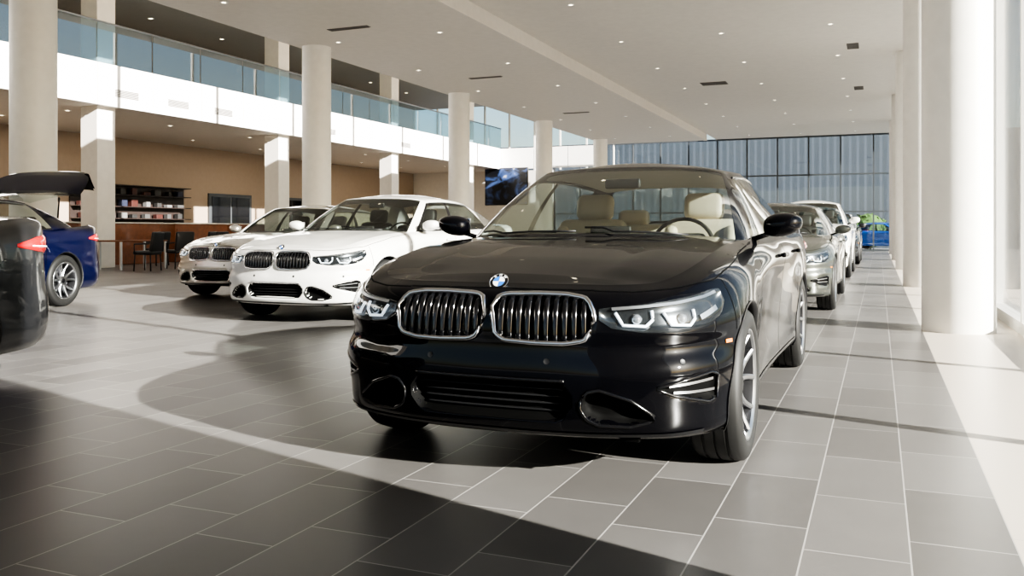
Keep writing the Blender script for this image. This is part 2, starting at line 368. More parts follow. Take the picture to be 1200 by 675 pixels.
def build_car(label,paint,pos,yaw=0,S=(1,1,1),wr=.33,k=1.0,style=0,hero=False,interior=True,hatch=0,seatmat=None,front=True,rear=True,glass=None,group=None,cat='car',slatm=None):
    g=grid(k); sx,sy,sz=S
    E=bpy.data.objects.new('car',None); COL.objects.link(E); E.location=pos; E.rotation_euler=(0,0,yaw)
    top(E,label,cat,group)
    def T(V): return [(v[0]*sx,(v[1]-2.355)*sy,v[2]*sz) for v in V]
    def part(name,VF,mat,parent=None,**kw): return mk(name,T(VF[0]),VF[1],mat,parent or E,**kw)
    nu,nv=g['Gd'].shape[:2]
    Gs=g['Gd'].reshape(-1,3)*[sx,sy,sz]; Gs[:,1]-=2.355*sy
    Ns=g['Nd'].reshape(-1,3)/[sx,sy,sz]; Ns/=np.linalg.norm(Ns,axis=1)[:,None]+1e-9
    Gs=Gs.copy(); Ra=wr*1.10; inside=np.zeros(len(Gs),bool); cents=[((.80-2.355)*sy,wr),((3.65-2.355)*sy,wr)]
    for cy,cz in cents:
        d=np.hypot(Gs[:,1]-cy,Gs[:,2]-cz); ii=(d<Ra)&(Gs[:,0]>.5*sx); inside|=ii
        idx=np.where(ii)[0]
        for q in idx:
            dd=max(d[q],1e-4); dy=(Gs[q,1]-cy)/dd;dz=(Gs[q,2]-cz)/dd
            Gs[q,1]=cy+dy*Ra; Gs[q,2]=max(.17,cz+dz*Ra) if dz>-.6 else Gs[q,2]
    tags={}
    for i in range(nu-1):
        am=(g['a'][i]+g['a'][i+1])/2; ym=(g['yb'][i]+g['yb'][i+1])/2; xm=(g['xb'][i]+g['xb'][i+1])/2
        for j in range(nv-1):
            q=(i*nv+j,(i+1)*nv+j,(i+1)*nv+j+1,i*nv+j+1)
            if all(inside[x] for x in q): continue
            lv=j/g['nvs']
            if ym<.52 and am<2: t='front_bumper'
            elif ym<1.33: t='fender'
            elif ym<3.27 and lv<1.0: t='side_skirt'
            elif ym<2.42: t='front_door'
            elif ym<3.27: t='rear_door'
            elif ym<4.3: t='quarter_panel'
            elif lv>=4.99 and xm<.6: t='trunk_lid'
            else: t='rear_bumper'
            tags.setdefault(t,[]).append(q)
    ns=25 if hero else 17; Et=g['Gd'][:,-1,:]
    def row(i):
        out=[]
        for j in range(ns):
            s=-1+2*j/(ns-1); x=Et[i,0]*s; y=Et[i,1]; z=Et[i,2]+(zcs(y)-Et[i,2])*(1-s*s)
            if y<1.5:
                xr=.40+.19*(y-.15)/1.1; z+=.013*math.exp(-((abs(x)-xr)/.055)**2)*min(1,max(0,(y-.2)/.2))*(1-s*s)
            out.append((x,y,z))
        return out
    def rows(ii):
        V=[];F=[]
        for i in ii: V+=row(i)
        for r in range(len(ii)-1):
            for j in range(ns-1):
                q=(r*ns+j,r*ns+j+1,(r+1)*ns+j+1,(r+1)*ns+j); F.append(q)
        return V,F
    hi=[i for i in range(nu) if Et[i,1]<1.46]; hood=part('hood',rows(hi),paint,weld=True)
    def sidemesh(name,quads,both,extra=None,signs=(1,-1)):
        res=[]
        def comp(sg):
            used=sorted(set(x for q in quads for x in q)); mp={x:n for n,x in enumerate(used)}
            V=[(Gs[x,0]*sg,Gs[x,1],Gs[x,2]) for x in used]; N=[(Ns[x,0]*sg,Ns[x,1],Ns[x,2]) for x in used]
            F=[tuple(mp[x] for x in q) if sg>0 else tuple(mp[x] for x in q)[::-1] for q in quads]
            return V,F,N
        if both:
            V1,F1,N1=comp(1);V2,F2,N2=comp(-1); n=len(V1)
            V=V1+V2;F=F1+[tuple(x+n for x in q) for q in F2];N=N1+N2
            if extra is not None:
                n=len(V); eV=T(extra[0]); V=V+eV; F=F+[tuple(x+n for x in q) for q in extra[1]]; N=None
            return [mk(name,V,F,paint,E,nrm=N)]
        for sg in signs:
            V,F,N=comp(sg); res.append(mk(name,V,F,paint,E,nrm=N))
        return res
    for t,q in tags.items():
        if t=='trunk_lid': continue
        sidemesh(t,q,t in('front_bumper','rear_bumper'))
    di=[i for i in range(nu) if Et[i,1]>4.08 and g['a'][i]>3]
    lid=sidemesh('trunk_lid',tags['trunk_lid'],True,rows(di))[0]
    lidparts=[lid]
    pi=[i for i in range(nu) if 3.85<Et[i,1]<4.12 and g['a'][i]>3]
    if not hatch: part('parcel_shelf',rows(pi),M['darkint'])
    # greenhouse
    groups={}
    nI,nV=GH.shape[:2]
    for i in range(nI-1):
        for j in range(nV-1): groups.setdefault(greg(i,j),[]).append((i*nV+j,(i+1)*nV+j,(i+1)*nV+j+1,i*nV+j+1))
    Gf=GH.reshape(-1,3)
    def gcomp(quads,sg):
        used=sorted(set(x for q in quads for x in q)); mp={x:n for n,x in enumerate(used)}
        return [(Gf[x,0]*sg,Gf[x,1],Gf[x,2]) for x in used],[tuple(mp[x] for x in q)[::sg] for q in quads]
    gl=glass or M['wind']
    for nme in ('windshield','rear_window'):
        o=part(nme,join(gcomp(groups[nme],1),gcomp(groups[nme],-1)),gl,weld=True)
        if nme=='rear_window': lidparts.append(o)
    for sg in (1,-1):
        for nme in ('front_side_window','rear_side_window'): part('side_window',gcomp(groups[nme],sg),gl)
    part('window_trim',join(gcomp(groups['window_trim'],1),gcomp(groups['window_trim'],-1)),M['blackgloss'],weld=True)
    lidparts.append(part('rear_window_trim',join(gcomp(groups['rear_window_trim'],1),gcomp(groups['rear_window_trim'],-1)),M['blackgloss'],weld=True))
    V=[];F=[];VL=[]
    for i in range(len(GI)):
        for j in range(ns):
            s=-1+2*j/(ns-1); p=GTD[i]; zcn=float(np.interp(p[1],RC_Y,RC_Z)); z=p[2]+(zcn-p[2])*(1-s*s); V.append((p[0]*s,p[1],z))
            VL.append((p[0]*s*.97,2.7+(p[1]-2.7)*.97,z-.022))
    for r in range(len(GI)-1):
        for j in range(ns-1): F.append((r*ns+j,r*ns+j+1,(r+1)*ns+j+1,(r+1)*ns+j))
    part('roof',join(gcomp(groups['roof'],1),gcomp(groups['roof'],-1),(V,F)),paint,weld=True)
    if interior: part('headliner',(VL,F),M['liner'])
    for sg in (1,-1):
        iv=GV.index(.91); pth=[tuple(GH[i,iv]*[sg,1,1]) for i in range(len(GI)) if 4.3<=GI[i]<=7.9]
        part('window_trim',tube(pth,.008,6),M['blackgloss'] if hero or paint in (P_BLACK,P_GREY) else M['satin'])
    # wheel wells + wheels
    for (cy,cz) in cents:
        for sg in (1,-1):
            V=[];F=[];n=40
            for i in range(n+1):
                t=math.radians(-22+224*i/n); y=cy+Ra*math.cos(t); z=cz+Ra*math.sin(t)
                p,_=surf(g,a_of_y(y/sy+2.355),min(max(z/sz,.21),.9),0,1)
                xo=p.x*sx
                for (xx,dr) in ((xo+.002,.004),(xo+.004,-.004),(xo-.02,-.010),(xo-.05,-.004),(.5*sx,-.004)):
                    V.append((xx*sg,cy+(Ra+dr)*math.cos(t),max(.15,cz+(Ra+dr)*math.sin(t))))
            for i in range(n):
                for q in range(4): F.append((i*5+q,(i+1)*5+q,(i+1)*5+q+1,i*5+q+1)[::sg])
            c=len(V); V.append((.5*sx*sg,cy,cz))
            for i in range(n): F.append((i*5+4,(i+1)*5+4,c))
            mk('wheel_well',V,F,M['blackplast'],E)
            wheel(E,(.795*sx*sg if sx<1.02 else (.913*sx-.12)*sg,cy,cz),sg,wr,wr*.72,style,k)
    part('underbody',box(0,2.35,.205,1.15,4.4,.03),M['void'],smooth=False)
    ay=a_of_y
    sm=[]
    for sg in (1,-1):
        for y,z0,z1 in ((1.33,.27,.935),(2.42,.26,.955),(3.27,.55,.98)):
            sm.append(strip(g,[(ay(y),z0),(ay(y),z1)],.007,.0015,sg))
        sm.append(strip(g,[(ay(1.33),.262),(ay(3.2),.268)],.006,.0015,sg))
        sm.append(strip(g,[(ay(.52),.60),(ay(.52),.80)],.005,.0015,sg))
        sm.append(strip(g,[(.43,.765),(.6,.762),(.8,.772),(.95,.79),(1.09,.80),(ay(.6),.83),(ay(1.0),.895),(ay(1.33),.925)],.006,.0015,sg))
    sm.append(strip(g,[(-.43,.767),(0,.770),(.43,.767)],.006,.002,1))
    part('panel_gap',join(*sm),M['void'],smooth=False)
    if hero or k<1.7:
        wp=[]
        for x0,x1 in ((.55,.02),(-.02,-.62)):
            def wpt(x,v):
                u=np.interp(abs(x),[0,.35,.62,.745],[0,1,2,3]); i=int(np.argmin([abs(q-u) for q in GI])); j=int(np.argmin([abs(q-v) for q in GV]))
                p=GH[i,j]; return (math.copysign(p[0],x) if abs(x)>.03 else x,p[1]-.012,p[2]+.012)
            xs=np.linspace(x0,x1,7); part('wiper',tube([wpt(x,.03 if i<5 else .07) for i,x in enumerate(xs)],.006,6),M['blackplast'])
    for sg in (1,-1):
        for y,z in ((2.25,.855),(3.1,.865)):
            p,n=surf(g,ay(y),z,.018,sg)
            part('door_handle',rbox(p.x,p.y,p.z,.03,.20,.028,.012),paint)
        cx=.955*sg
        bm=bmesh.new(); bmesh.ops.create_uvsphere(bm,u_segments=24,v_segments=14,radius=1)
        V=[]
        for v in bm.verts:
            x,y,z=v.co; f=1-.25*(x*sg>0)*abs(x)
            yy=y*.085 if y<0 else y*.05
            sq=lambda q: math.copysign(abs(q)**.75,q)
            V.append((cx+sq(x)*.100,1.66+yy,1.03+sq(z)*.062*f+.012*x*sg))
        F=[tuple(v.index for v in f.verts) for f in bm.faces]; bm.free()
        mr=part('side_mirror',(V,F),paint)
        part('mirror_glass',rbox(cx,1.712,1.03,.16,.006,.09,.003),M['chrome'],mr)
        part('mirror_arm',tube([(cx-.06*sg,1.66,.985),(.80*sg,1.68,.955)],.020,8,ry=.014),M['blackgloss'],mr)
        if front:
            bk=part('grille',patch(g,KID,.002,sg,24,8),M['void'])
            ol=outline(KID['a'],KID['lo'],KID['hi'],26)
            pth=[surf(g,a,z,.006,sg,False)[0] for a,z in ol]
            part('grille_frame',tube(pth,.010,8,True,ry=.011),M['chrome'],bk)
            sl=[]
            for q in range(10):
                a=.055+.335*q/9.; lo=np.interp(a,KID['a'],KID['lo']);hi_=np.interp(a,KID['a'],KID['hi'])
                pp=[surf(g,a,lo+(hi_-lo)*t,.002,sg,False)[0] for t in np.linspace(.02,.98,7)]
                sl.append(tube(pp,.0045,6,False,ry=.014,up=(1,0,0)))
            part('grille_slats',join(*sl),slatm or M['blackgloss'],bk)
            hl=part('headlight',patch(g,HL,.003,sg,26,6),M['lampdark'])
            for ac in (.60,.80):
                p,n=surf(g,ac,.665,.004,sg)
                bm=bmesh.new(); bmesh.ops.create_uvsphere(bm,u_segments=16,v_segments=10,radius=.021)
                V=[v.co+p for v in bm.verts];F=[tuple(v.index for v in f.verts) for f in bm.faces];bm.free()
                part('projector_lens',(V,F),M['lens'],hl)
                hexp=[(-.085,.022),(-.055,-.026),(.035,-.030),(.065,-.005),(.065,.030)]
                pp=[]
                for (a1,z1),(a2,z2) in zip(hexp[:-1],hexp[1:]):
                    for f in np.linspace(0,1,4,endpoint=False): pp.append(surf(g,ac+a1+(a2-a1)*f,.667+z1+(z2-z1)*f,.012,sg)[0])
                pp.append(surf(g,ac+hexp[-1][0],.667+hexp[-1][1],.012,sg)[0])
                part('running_light',tube(pp,.006,6),M['led'],hl)
            part('lamp_bezel',strip(g,[(.50,.700),(.62,.708),(.78,.722),(.95,.742),(1.04,.756)],.012,.012,sg,True),M['satin'],hl)
            part('lamp_reflector',strip(g,[(.90,.665),(1.02,.70)],.02,.012,sg,True),M['satin'],hl)
            part('lamp_cover',patch(g,HL,.003,sg,26,6,.010,False),M['lampglass'],hl)
            si=part('bumper_intake',patch(g,SI,.003,sg,18,8),M['void'])
            ol=outline(SI['a'],SI['lo'],SI['hi'],20)
            part('intake_frame',tube([surf(g,a,z,.0,sg,False)[0] for a,z in ol],.007,6,True,ry=.007),M['blackgloss'],si)
            fi=part('bumper_intake',patch(g,FI,.002,sg,18,8),M['void'])
            ol=outline(FI['a'],FI['lo'],FI['hi'],20)
            part('intake_frame',tube([surf(g,a,z,-.001,sg,False)[0] for a,z in ol],.006,6,True,ry=.006),M['blackgloss'],fi)
            for pth_ in ([(.72,.410),(.80,.416),(.935,.428)],[(.74,.385),(.82,.383),(.95,.385)]):
                part('intake_fin',strip(g,pth_,.010,-.004,sg,False),M['satin'],fi)
            part('chin_spoiler',strip(g,[(-.0,.222),(.4,.222),(.7,.224),(.9,.228)],.02,.004,sg,False),M['blackplast'])
            part('side_marker',strip(g,[(a_of_y(.42),.56),(a_of_y(.47),.56)],.014,.003,sg,False),M['amber'])
            for a in (.25,.78):
                p,n=surf(g,a,.50,.001,sg); q=n.to_track_quat('X','Z').to_matrix()
                V,F=revolve([(0,1e-5),(0,.011),(.0005,.012)],'x',16); part('parking_sensor',([q@Vector(v)+p for v in V],F),M['blackplast'])
        if rear:
            TLd=dict(a=[AEND-1.22,AEND-1.0,AEND-.75,AEND-.5,AEND-.40],lo=[.865,.835,.82,.835,.85],hi=[.885,.93,.945,.94,.93])
            tl=part('tail_light',patch(g,TLd,.004,sg,24,6,.014,False),M['red'])
            part('light_strip',strip(g,[(AEND-1.1,.870),(AEND-.75,.862),(AEND-.5,.865),(AEND-.42,.87)],.008,.021,sg,False),M['led'],tl)
            part('reflector',strip(g,[(AEND-.72,.42),(AEND-.5,.42)],.025,.004,sg,False),M['red'])
            p,n=surf(g,AEND-.5,.30,0,sg)
            part('exhaust_tip',revolve([(p.y-.1,.035),(p.y+.01,.04),(p.y+.012,.036),(p.y-.08,.03)],'y',20,(p.x,0,.29)),M['chrome'])
    if front:
        V1=patch(g,CI,.003,1,24,6);V2=patch(g,CI,.003,-1,24,6)
        ci=part('lower_grille',join(V1,V2),M['void'])
        bars=[]
        for z,w in ((.30,.30),(.33,.31),(.36,.315),(.39,.315)):
            pp=[surf(g,a,z,.010,1)[0] for a in np.linspace(-w,w,24)]
            bars.append(tube(pp,.009,6,ry=.0045))
        part('grille_slats',join(*bars),M['blackplast'],ci)
        part('intake_frame',join(tube([surf(g,a,.428,.001,1,False)[0] for a in np.linspace(-.32,.32,30)],.005,6,ry=.006)),M['chrome'] if not hero else M['blackgloss'],ci)
        roundel('badge',E,T([(0,.135,.792)])[0],(0,-.75,.66),.041,hero)
    if rear:
        part('diffuser',join(*[strip(g,[(AEND-.55,.30),(AEND-.01,.30)],.09,.004,sg,False) for sg in (1,-1)]),M['blackplast'])
        bo=roundel('badge',E,T([(0,4.70,.97)])[0],(0,1,.1),.041); lidparts.append(bo)
    if hatch:
        hv=Vector((0,(3.45-2.355)*sy,1.34*sz)); Rm=Matrix.Translation(hv)@Matrix.Rotation(hatch,4,'X')@Matrix.Translation(-hv)
        for o in lidparts: o.data.transform(Rm)
        inner=lid.copy(); inner.data=lid.data.copy(); inner.name='lid_lining'; inner.data.materials.clear(); inner.data.materials.append(M['darkint'])
        COL.objects.link(inner); inner.parent=lid
        inner.data.transform(Matrix.Translation((0,-.02,-.03)))
        part('trunk_floor',box(0,4.15,.72,1.3,.9,.02),M['darkint'])
        for sg in (1,-1): part('gas_strut',tube([(.6*sg,3.9,1.02),(.45*sg,4.15,1.42)],.012,8),M['blackplast'])
    if interior:
        sm_=seatmat or M['beige']
        part('cabin_floor',join(box(0,2.7,.38,1.5,2.7,.02),box(.76,2.7,.66,.02,2.7,.56),box(-.76,2.7,.66,.02,2.7,.56),box(0,1.4,.66,1.5,.02,.56)),M['darkint'],smooth=False)
        part('dashboard',join(rbox(0,1.55,.86,1.44,.45,.20,.07,4),rbox(.37,1.72,.955,.34,.14,.06,.03,3),rbox(0,1.74,.98,.24,.02,.09,.008,2)),M['darkint'])
        sw=revolve([(0.,.168),(.012,.18),(0,.192),(-.012,.18)],'y',32,(0,0,0),True)
        R=Matrix.Rotation(math.radians(-22),3,'X')
        V=[R@Vector(v)+Vector((.37,1.93,.90)) for v in sw[0]]
        b=box(0,0,0,.33,.02,.035); V2=[R@Vector(v)+Vector((.37,1.93,.90)) for v in b[0]]
        part('steering_wheel',join((V,sw[1]),(V2,b[1])),M['darkint'])
        RR=Matrix.Rotation(math.radians(-15),3,'X')
        for x in (.37,-.37):
            s=part('seat',rbox(x,2.25,.52,.50,.52,.16,.06,4),sm_)
            part('seat_backrest',join(rbox(x,2.53,.80,.48,.14,.56,.065,4,RR),rbox(x+.19,2.50,.80,.09,.16,.46,.045,4,RR),rbox(x-.19,2.50,.80,.09,.16,.46,.045,4,RR)),sm_,s)
            part('headrest',rbox(x,2.64,1.155,.26,.10,.18,.05,4,RR),sm_,s)
        part('rear_seat',join(rbox(0,3.2,.52,1.3,.5,.18,.06,4),rbox(0,3.55,.80,1.3,.16,.5,.07,4,RR)),sm_)
        for x in (.36,-.36): part('headrest',rbox(x,3.63,1.09,.25,.10,.14,.05,4,RR),sm_)
        part('rear_view_mirror',rbox(0,2.0,1.28,.22,.03,.06,.014,3),M['blackplast'])
    return E

HX=-1.42
build_car('black sedan with twin chrome-framed grilles, polished showroom car',P_BLACK,(HX,3.13+2.355,0),0,(1,1,1),.33,1.0,0,True,group='sedans in the main display row')
build_car('white sedan with twin chrome grilles parked beside the black sedan',P_WHITE,(-5.95,7.65+2.47,0),0,(1.02,1.05,1.03),.34,1.3,0,seatmat=M['darkint'],slatm=M['blackgloss'])
build_car('champagne silver coupe sedan parked beside the white sedan',P_SILV,(-8.9,10.05+2.4,0),0,(1.03,1.04,1.0),.345,1.8,1,seatmat=M['darkint'],slatm=M['blackgloss'])
build_car('grey-green low coupe sedan parked behind the black sedan',P_GREY,(HX,10.95+2.45,0),0,(1.02,1.04,.985),.345,1.6,1,seatmat=M['darkint'])
build_car('white sport utility car standing in the display row',P_WHITE,(HX-.05,19.1+2.4,0),0,(1.03,1.02,1.19),.37,2.2,1,seatmat=M['darkint'],slatm=M['satin'])
build_car('dark blue-grey sedan further along the display row',P_DGREY,(HX,27.2+2.4,0),0,(1.0,1.0,1.12),.35,2.4,1,interior=False)
build_car('deep blue hatch sedan with its tailgate raised',P_BLUE,(-10.4,6.9,0),math.radians(15),(1.0,1.02,1.02),.34,1.6,0,seatmat=M['darkint'],hatch=math.radians(36),front=False)
build_car('dark grey sedan seen from its rear corner',P_DGREY,(-5.66,2.02,0),math.radians(10),(1.0,1.02,1.03),.34,1.3,0,seatmat=M['darkint'],front=False)
build_car('bright blue car parked outside beyond the glass wall',P_BRBLUE,(.3,50,0),math.radians(70),(1,1,1.0),.33,2.4,1,interior=False)

# ------------------------------------------------------------------ room materials
def floor_mat():
    m,n,l=nt('floor_tiles'); b=n['Principled BSDF']
    geo=n.new('ShaderNodeNewGeometry'); sp=n.new('ShaderNodeSeparateXYZ'); l.new(geo.outputs['Position'],sp.inputs[0])
    ax=n.new('ShaderNodeMath');ax.operation='ADD';ax.inputs[1].default_value=.22+.31*100; l.new(sp.outputs[0],ax.inputs[0])
    cb=n.new('ShaderNodeCombineXYZ'); l.new(sp.outputs[1],cb.inputs[0]); l.new(ax.outputs[0],cb.inputs[1])
    br=n.new('ShaderNodeTexBrick'); l.new(cb.outputs[0],br.inputs['Vector'])
    br.inputs['Scale'].default_value=1; br.inputs['Brick Width'].default_value=.62; br.inputs['Row Height'].default_value=.31
    br.inputs['Mortar Size'].default_value=.0028; br.inputs['Mortar Smooth'].default_value=.1; br.offset=.33; br.offset_frequency=2
    br.inputs['Color1'].default_value=(.130,.123,.118,1); br.inputs['Color2'].default_value=(.190,.181,.174,1); br.inputs['Mortar'].default_value=(.45,.43,.41,1)
    nz=n.new('ShaderNodeTexNoise'); nz.inputs['Scale'].default_value=5; nz.inputs['Detail'].default_value=8; l.new(geo.outputs['Position'],nz.inputs['Vector'])
    rp=n.new('ShaderNodeValToRGB'); rp.color_ramp.elements[0].color=(.86,.86,.86,1); rp.color_ramp.elements[1].color=(1,1,1,1); l.new(nz.outputs['Fac'],rp.inputs[0])
    mx=n.new('ShaderNodeMix'); mx.data_type='RGBA'; mx.blend_type='MULTIPLY'; mx.inputs[0].default_value=1
    l.new(br.outputs['Color'],mx.inputs[6]); l.new(rp.outputs[0],mx.inputs[7])
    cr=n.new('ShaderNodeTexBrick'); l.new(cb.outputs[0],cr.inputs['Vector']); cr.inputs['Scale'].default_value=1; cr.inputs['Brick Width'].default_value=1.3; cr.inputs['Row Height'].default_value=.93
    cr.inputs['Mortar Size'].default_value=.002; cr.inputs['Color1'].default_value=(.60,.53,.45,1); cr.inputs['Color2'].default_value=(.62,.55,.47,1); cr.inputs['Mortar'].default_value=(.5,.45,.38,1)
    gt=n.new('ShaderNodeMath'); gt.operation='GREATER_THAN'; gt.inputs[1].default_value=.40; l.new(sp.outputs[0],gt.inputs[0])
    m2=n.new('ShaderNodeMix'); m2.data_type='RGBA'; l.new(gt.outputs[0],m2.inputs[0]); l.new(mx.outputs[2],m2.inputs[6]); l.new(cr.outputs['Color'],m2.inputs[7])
    l.new(m2.outputs[2],b.inputs['Base Color'])
    b.inputs['Roughness'].default_value=.33; b.inputs['Specular IOR Level'].default_value=.4
    bp=n.new('ShaderNodeBump'); bp.inputs['Strength'].default_value=.25; bp.inputs['Distance'].default_value=.002
    inv=n.new('ShaderNodeMath'); inv.operation='SUBTRACT'; inv.inputs[0].default_value=1; l.new(br.outputs['Fac'],inv.inputs[1]); l.new(inv.outputs[0],bp.inputs['Height']); l.new(bp.outputs[0],b.inputs['Normal'])
    return m
MF=floor_mat()
M['ceil']=pmat('ceiling_paint',(.75,.71,.65),.5)
M['ceilup']=pmat('upper_ceiling_paint',(.42,.39,.36),.6)
M['col']=pmat('column_paint',(.82,.80,.75),.45)
M['wallbeige']=pmat('wall_beige',(.34,.27,.21),.6)
M['wallwhite']=pmat('wall_white',(.78,.76,.72),.5)
M['panel']=pmat('white_panel',(.87,.87,.86),.3)
M['frame']=pmat('window_frame',(.10,.11,.12),.4,.5)
M['framew']=pmat('window_frame_light',(.62,.61,.58),.4)
M['winglass']=gmat('window_glass',(.95,.97,.97),.04)
M['railglass']=gmat('balustrade_glass',(.68,.78,.82),.16)
M['wood']=pmat('cherry_wood',(.24,.085,.035),.35,0,.3,var=.35,vs=9)
M['darkwood']=pmat('dark_laminate',(.03,.022,.02),.4)
M['chairdark']=pmat('chair_black',(.02,.02,.022),.5)
M['asphalt']=pmat('asphalt',(.20,.20,.20),.9,var=.2)
M['leaf']=pmat('leaves',(.06,.13,.03),.7,var=.6,vs=14)
M['lamp']=pmat('lamp_glow',(.9,.85,.75),.4,emis=(1,.85,.6),es=9)
M['vent']=pmat('vent_grey',(.16,.15,.14),.6)
def corr():
    m,n,l=nt('corrugated_cladding'); b=n['Principled BSDF']; geo=n.new('ShaderNodeNewGeometry'); sp=n.new('ShaderNodeSeparateXYZ'); l.new(geo.outputs['Position'],sp.inputs[0])
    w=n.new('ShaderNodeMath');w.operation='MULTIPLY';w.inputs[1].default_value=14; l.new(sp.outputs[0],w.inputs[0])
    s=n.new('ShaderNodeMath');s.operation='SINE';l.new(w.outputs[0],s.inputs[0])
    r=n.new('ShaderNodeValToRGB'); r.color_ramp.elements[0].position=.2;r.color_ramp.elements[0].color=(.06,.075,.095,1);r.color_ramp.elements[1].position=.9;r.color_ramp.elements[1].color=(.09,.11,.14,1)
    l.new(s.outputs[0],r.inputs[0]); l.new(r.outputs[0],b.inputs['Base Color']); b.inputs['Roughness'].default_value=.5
    return m
M['corr']=corr()
XR=1.25; XM=-18.8; XB=-25; YF=45; YN=-9; H1=5.3;H2=5.6;XS=-7.6;XE=-12.6;HU=8.0
def sbox(name,x0,x1,y0,y1,z0,z1,mat,st=True):
    V,F=box((x0+x1)/2,(y0+y1)/2,(z0+z1)/2,x1-x0,y1-y0,z1-z0); o=mk(name,V,F,mat,smooth=False)
    if st: struct(o)
    return o
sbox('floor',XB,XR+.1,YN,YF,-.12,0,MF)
g_=sbox('ground',-90,60,-60,110,-.3,-.125,M['asphalt'])
sbox('ceiling',XS,XR+.3,YN,YF,H2,H2+.3,M['ceil'])
sbox('ceiling',XE,XS,YN,42.3,H1,H1+.6,M['ceil'])
sbox('ceiling',XB-.2,XE-.1,YN,YF+.2,HU,HU+.3,M['ceilup'])
sbox('trim_1',XS-.12,XS+.02,YN,42.3,H1-.02,H2+.05,M['ceil'])
sbox('wall_left',XB-.2,XB,YN,YF,0,HU,M['wallbeige'])
sbox('ceiling',XB,XM-.1,YN,YF,4.3,4.75,M['ceil'])
WY=1.98
sbox('wall_right',XR,XR+.25,YN,WY,0,H2,M['wallwhite'])
sbox('trim_2',XR,XR+.25,WY,YF,0,.12,M['framew'])
sbox('trim_3',XR,XR+.25,WY,YF,H2-.2,H2,M['framew'])
y=WY+.03
ys=[]
while y<YF: ys.append(y); y+=2.53
for q,y in enumerate(ys):
    w=.035
    sbox('trim_%d'%(10+q),XR,XR+.16,y-w,y+w,.12,H2-.2,M['framew'])
sbox('window_1',XR+.07,XR+.085,WY+.05,YF,.12,H2-.2,M['winglass'])
for q in range(14):
    y=-7+q*3.8; sbox('trim_%d'%(40+q),XE-.08,XE,y-.05,y+.05,H1+.6,HU,M['framew'])
sbox('wall_back',XB,-16.3,YF,YF+.2,0,4.3,M['wallwhite'])
sbox('window_2',-16.3,XR,YF+.06,YF+.075,0,H2,M['winglass'])
x=-16.3;q=0
while x<XR:
    sbox('trim_%d'%(60+q),x-.035,x+.035,YF,YF+.14,0,H2,M['frame']); x+=1.46;q+=1
for q,z in enumerate((.05,1.9,3.7,H2-.04)): sbox('trim_%d'%(80+q),-16.3,XR,YF-.01,YF+.13,z-.035,z+.035,M['frame'])
sbox('window_3',XB,XE,YF+.06,YF+.075,H2,HU,M['winglass'])
for q in range(9): sbox('trim_%d'%(85+q),XB+q*1.5,XB+q*1.5+.07,YF,YF+.14,4.3,HU,M['framew'])
Y0=17.0
q=0
for i in range(-13,14):
    y=Y0+1.9*i
    if y+1.9>43.6 or y<-8: continue
    sbox('trim_%d'%(100+q),XM-.1,XM,y+.012,y+1.888,4.3,5.4,M['panel']); q+=1
sbox('trim_160',XM-.14,XM-.08,YN,43.6,4.33,5.35,M['vent'])
for i in range(3): sbox('trim_%d'%(161+i),XM+.02+i*1.9,XM+1.9+i*1.9-.02,43.5,43.6,4.3,5.4,M['panel'])
for i in (0,2,1,5,8):
    y=Y0+1.9*i
    V,F=join(*[box(XM+.012,y+.95,4.58+.035*k,.02,.8,.015) for k in range(6)])
    o=mk('air_vent',V,F,M['vent'],smooth=False); top(o,'grey louvred air vent in a white balcony panel','vent','vents in the balcony front')
def column(x,y,r,h,label,grp):
    V,F=revolve([(0,1e-4),(0,r),(h,r),(h,1e-4)],'z',48,(x,y,0)); o=mk('column',V,F,M['col']); sharp(o,40); top(o,label,'column',grp)
CY=[9.8,17.3,24.9,32.5,40.1]
for y in CY:
    column(.73,y,.335,H2,'round white column beside the window wall','columns along the window wall')
    column(-12.2,y,.335,H1,'round white column under the hall ceiling edge','columns along the hall ceiling edge')
for y in (9.9,17.5,25.1,32.7,40.3):
    V,F=rbox(-19.35,y,2.15,.6,.6,4.3,.01,1); o=mk('column',V,F,M['col'],smooth=False); top(o,'square white column under the balcony','column','balcony columns')
    V,F=rbox(-19.35,y,6.375,.6,.6,3.25,.01,1); o=mk('column',V,F,M['col'],smooth=False); top(o,'square white column on the balcony floor','column','upper balcony columns')
for i in range(-13,14):
    y=Y0+1.9*i
    if y+1.9>43.6 or y<-8: continue
    V,F=box(XM-.05,y+.95,5.93,.02,1.86,1.05); o=mk('balustrade_panel',V,F,M['railglass'],smooth=False)
    top(o,'clear blue-tinted glass balustrade panel on the balcony','railing','balcony glass panels')
V,F=tube([(XM-.05,YN,6.488),(XM-.05,43.6,6.488)],.03,8); o=mk('handrail',V,F,M['satin']); top(o,'brushed metal handrail along the balcony','railing')
def disc(x,y,z,grp,r=.09):
    V,F=revolve([(0,1e-4),(-.004,r*.6),(-.012,r*.8),(-.012,r),(0,r*1.1)],'z',20,(x,y,z)); n=len(F)
    mi=[0 if (i%4)==0 else 1 for i in range(n)]
    o=mk('downlight',V,F,[M['lamp'],M['panel']],mi=mi); top(o,'small round recessed ceiling downlight','light',grp)
for iy in range(11):
    for x in (-1.0,-3.4,-5.8): disc(x,5.6+iy*3.8,H2,'hall ceiling downlights',.07)
    for x in (-8.8,-11.4):
        if iy<10: disc(x,5.6+iy*3.8,H1,'lower ceiling downlights',.07)
for iy in range(9):
    for x in (-20.6,-23.2): disc(x,10+iy*3.8,4.3,'downlights under the balcony',.1)
for iy in range(9):
    for x in (-20.2,-22.2,-24): disc(x,12+iy*3.4,HU,'upper floor downlights',.1)
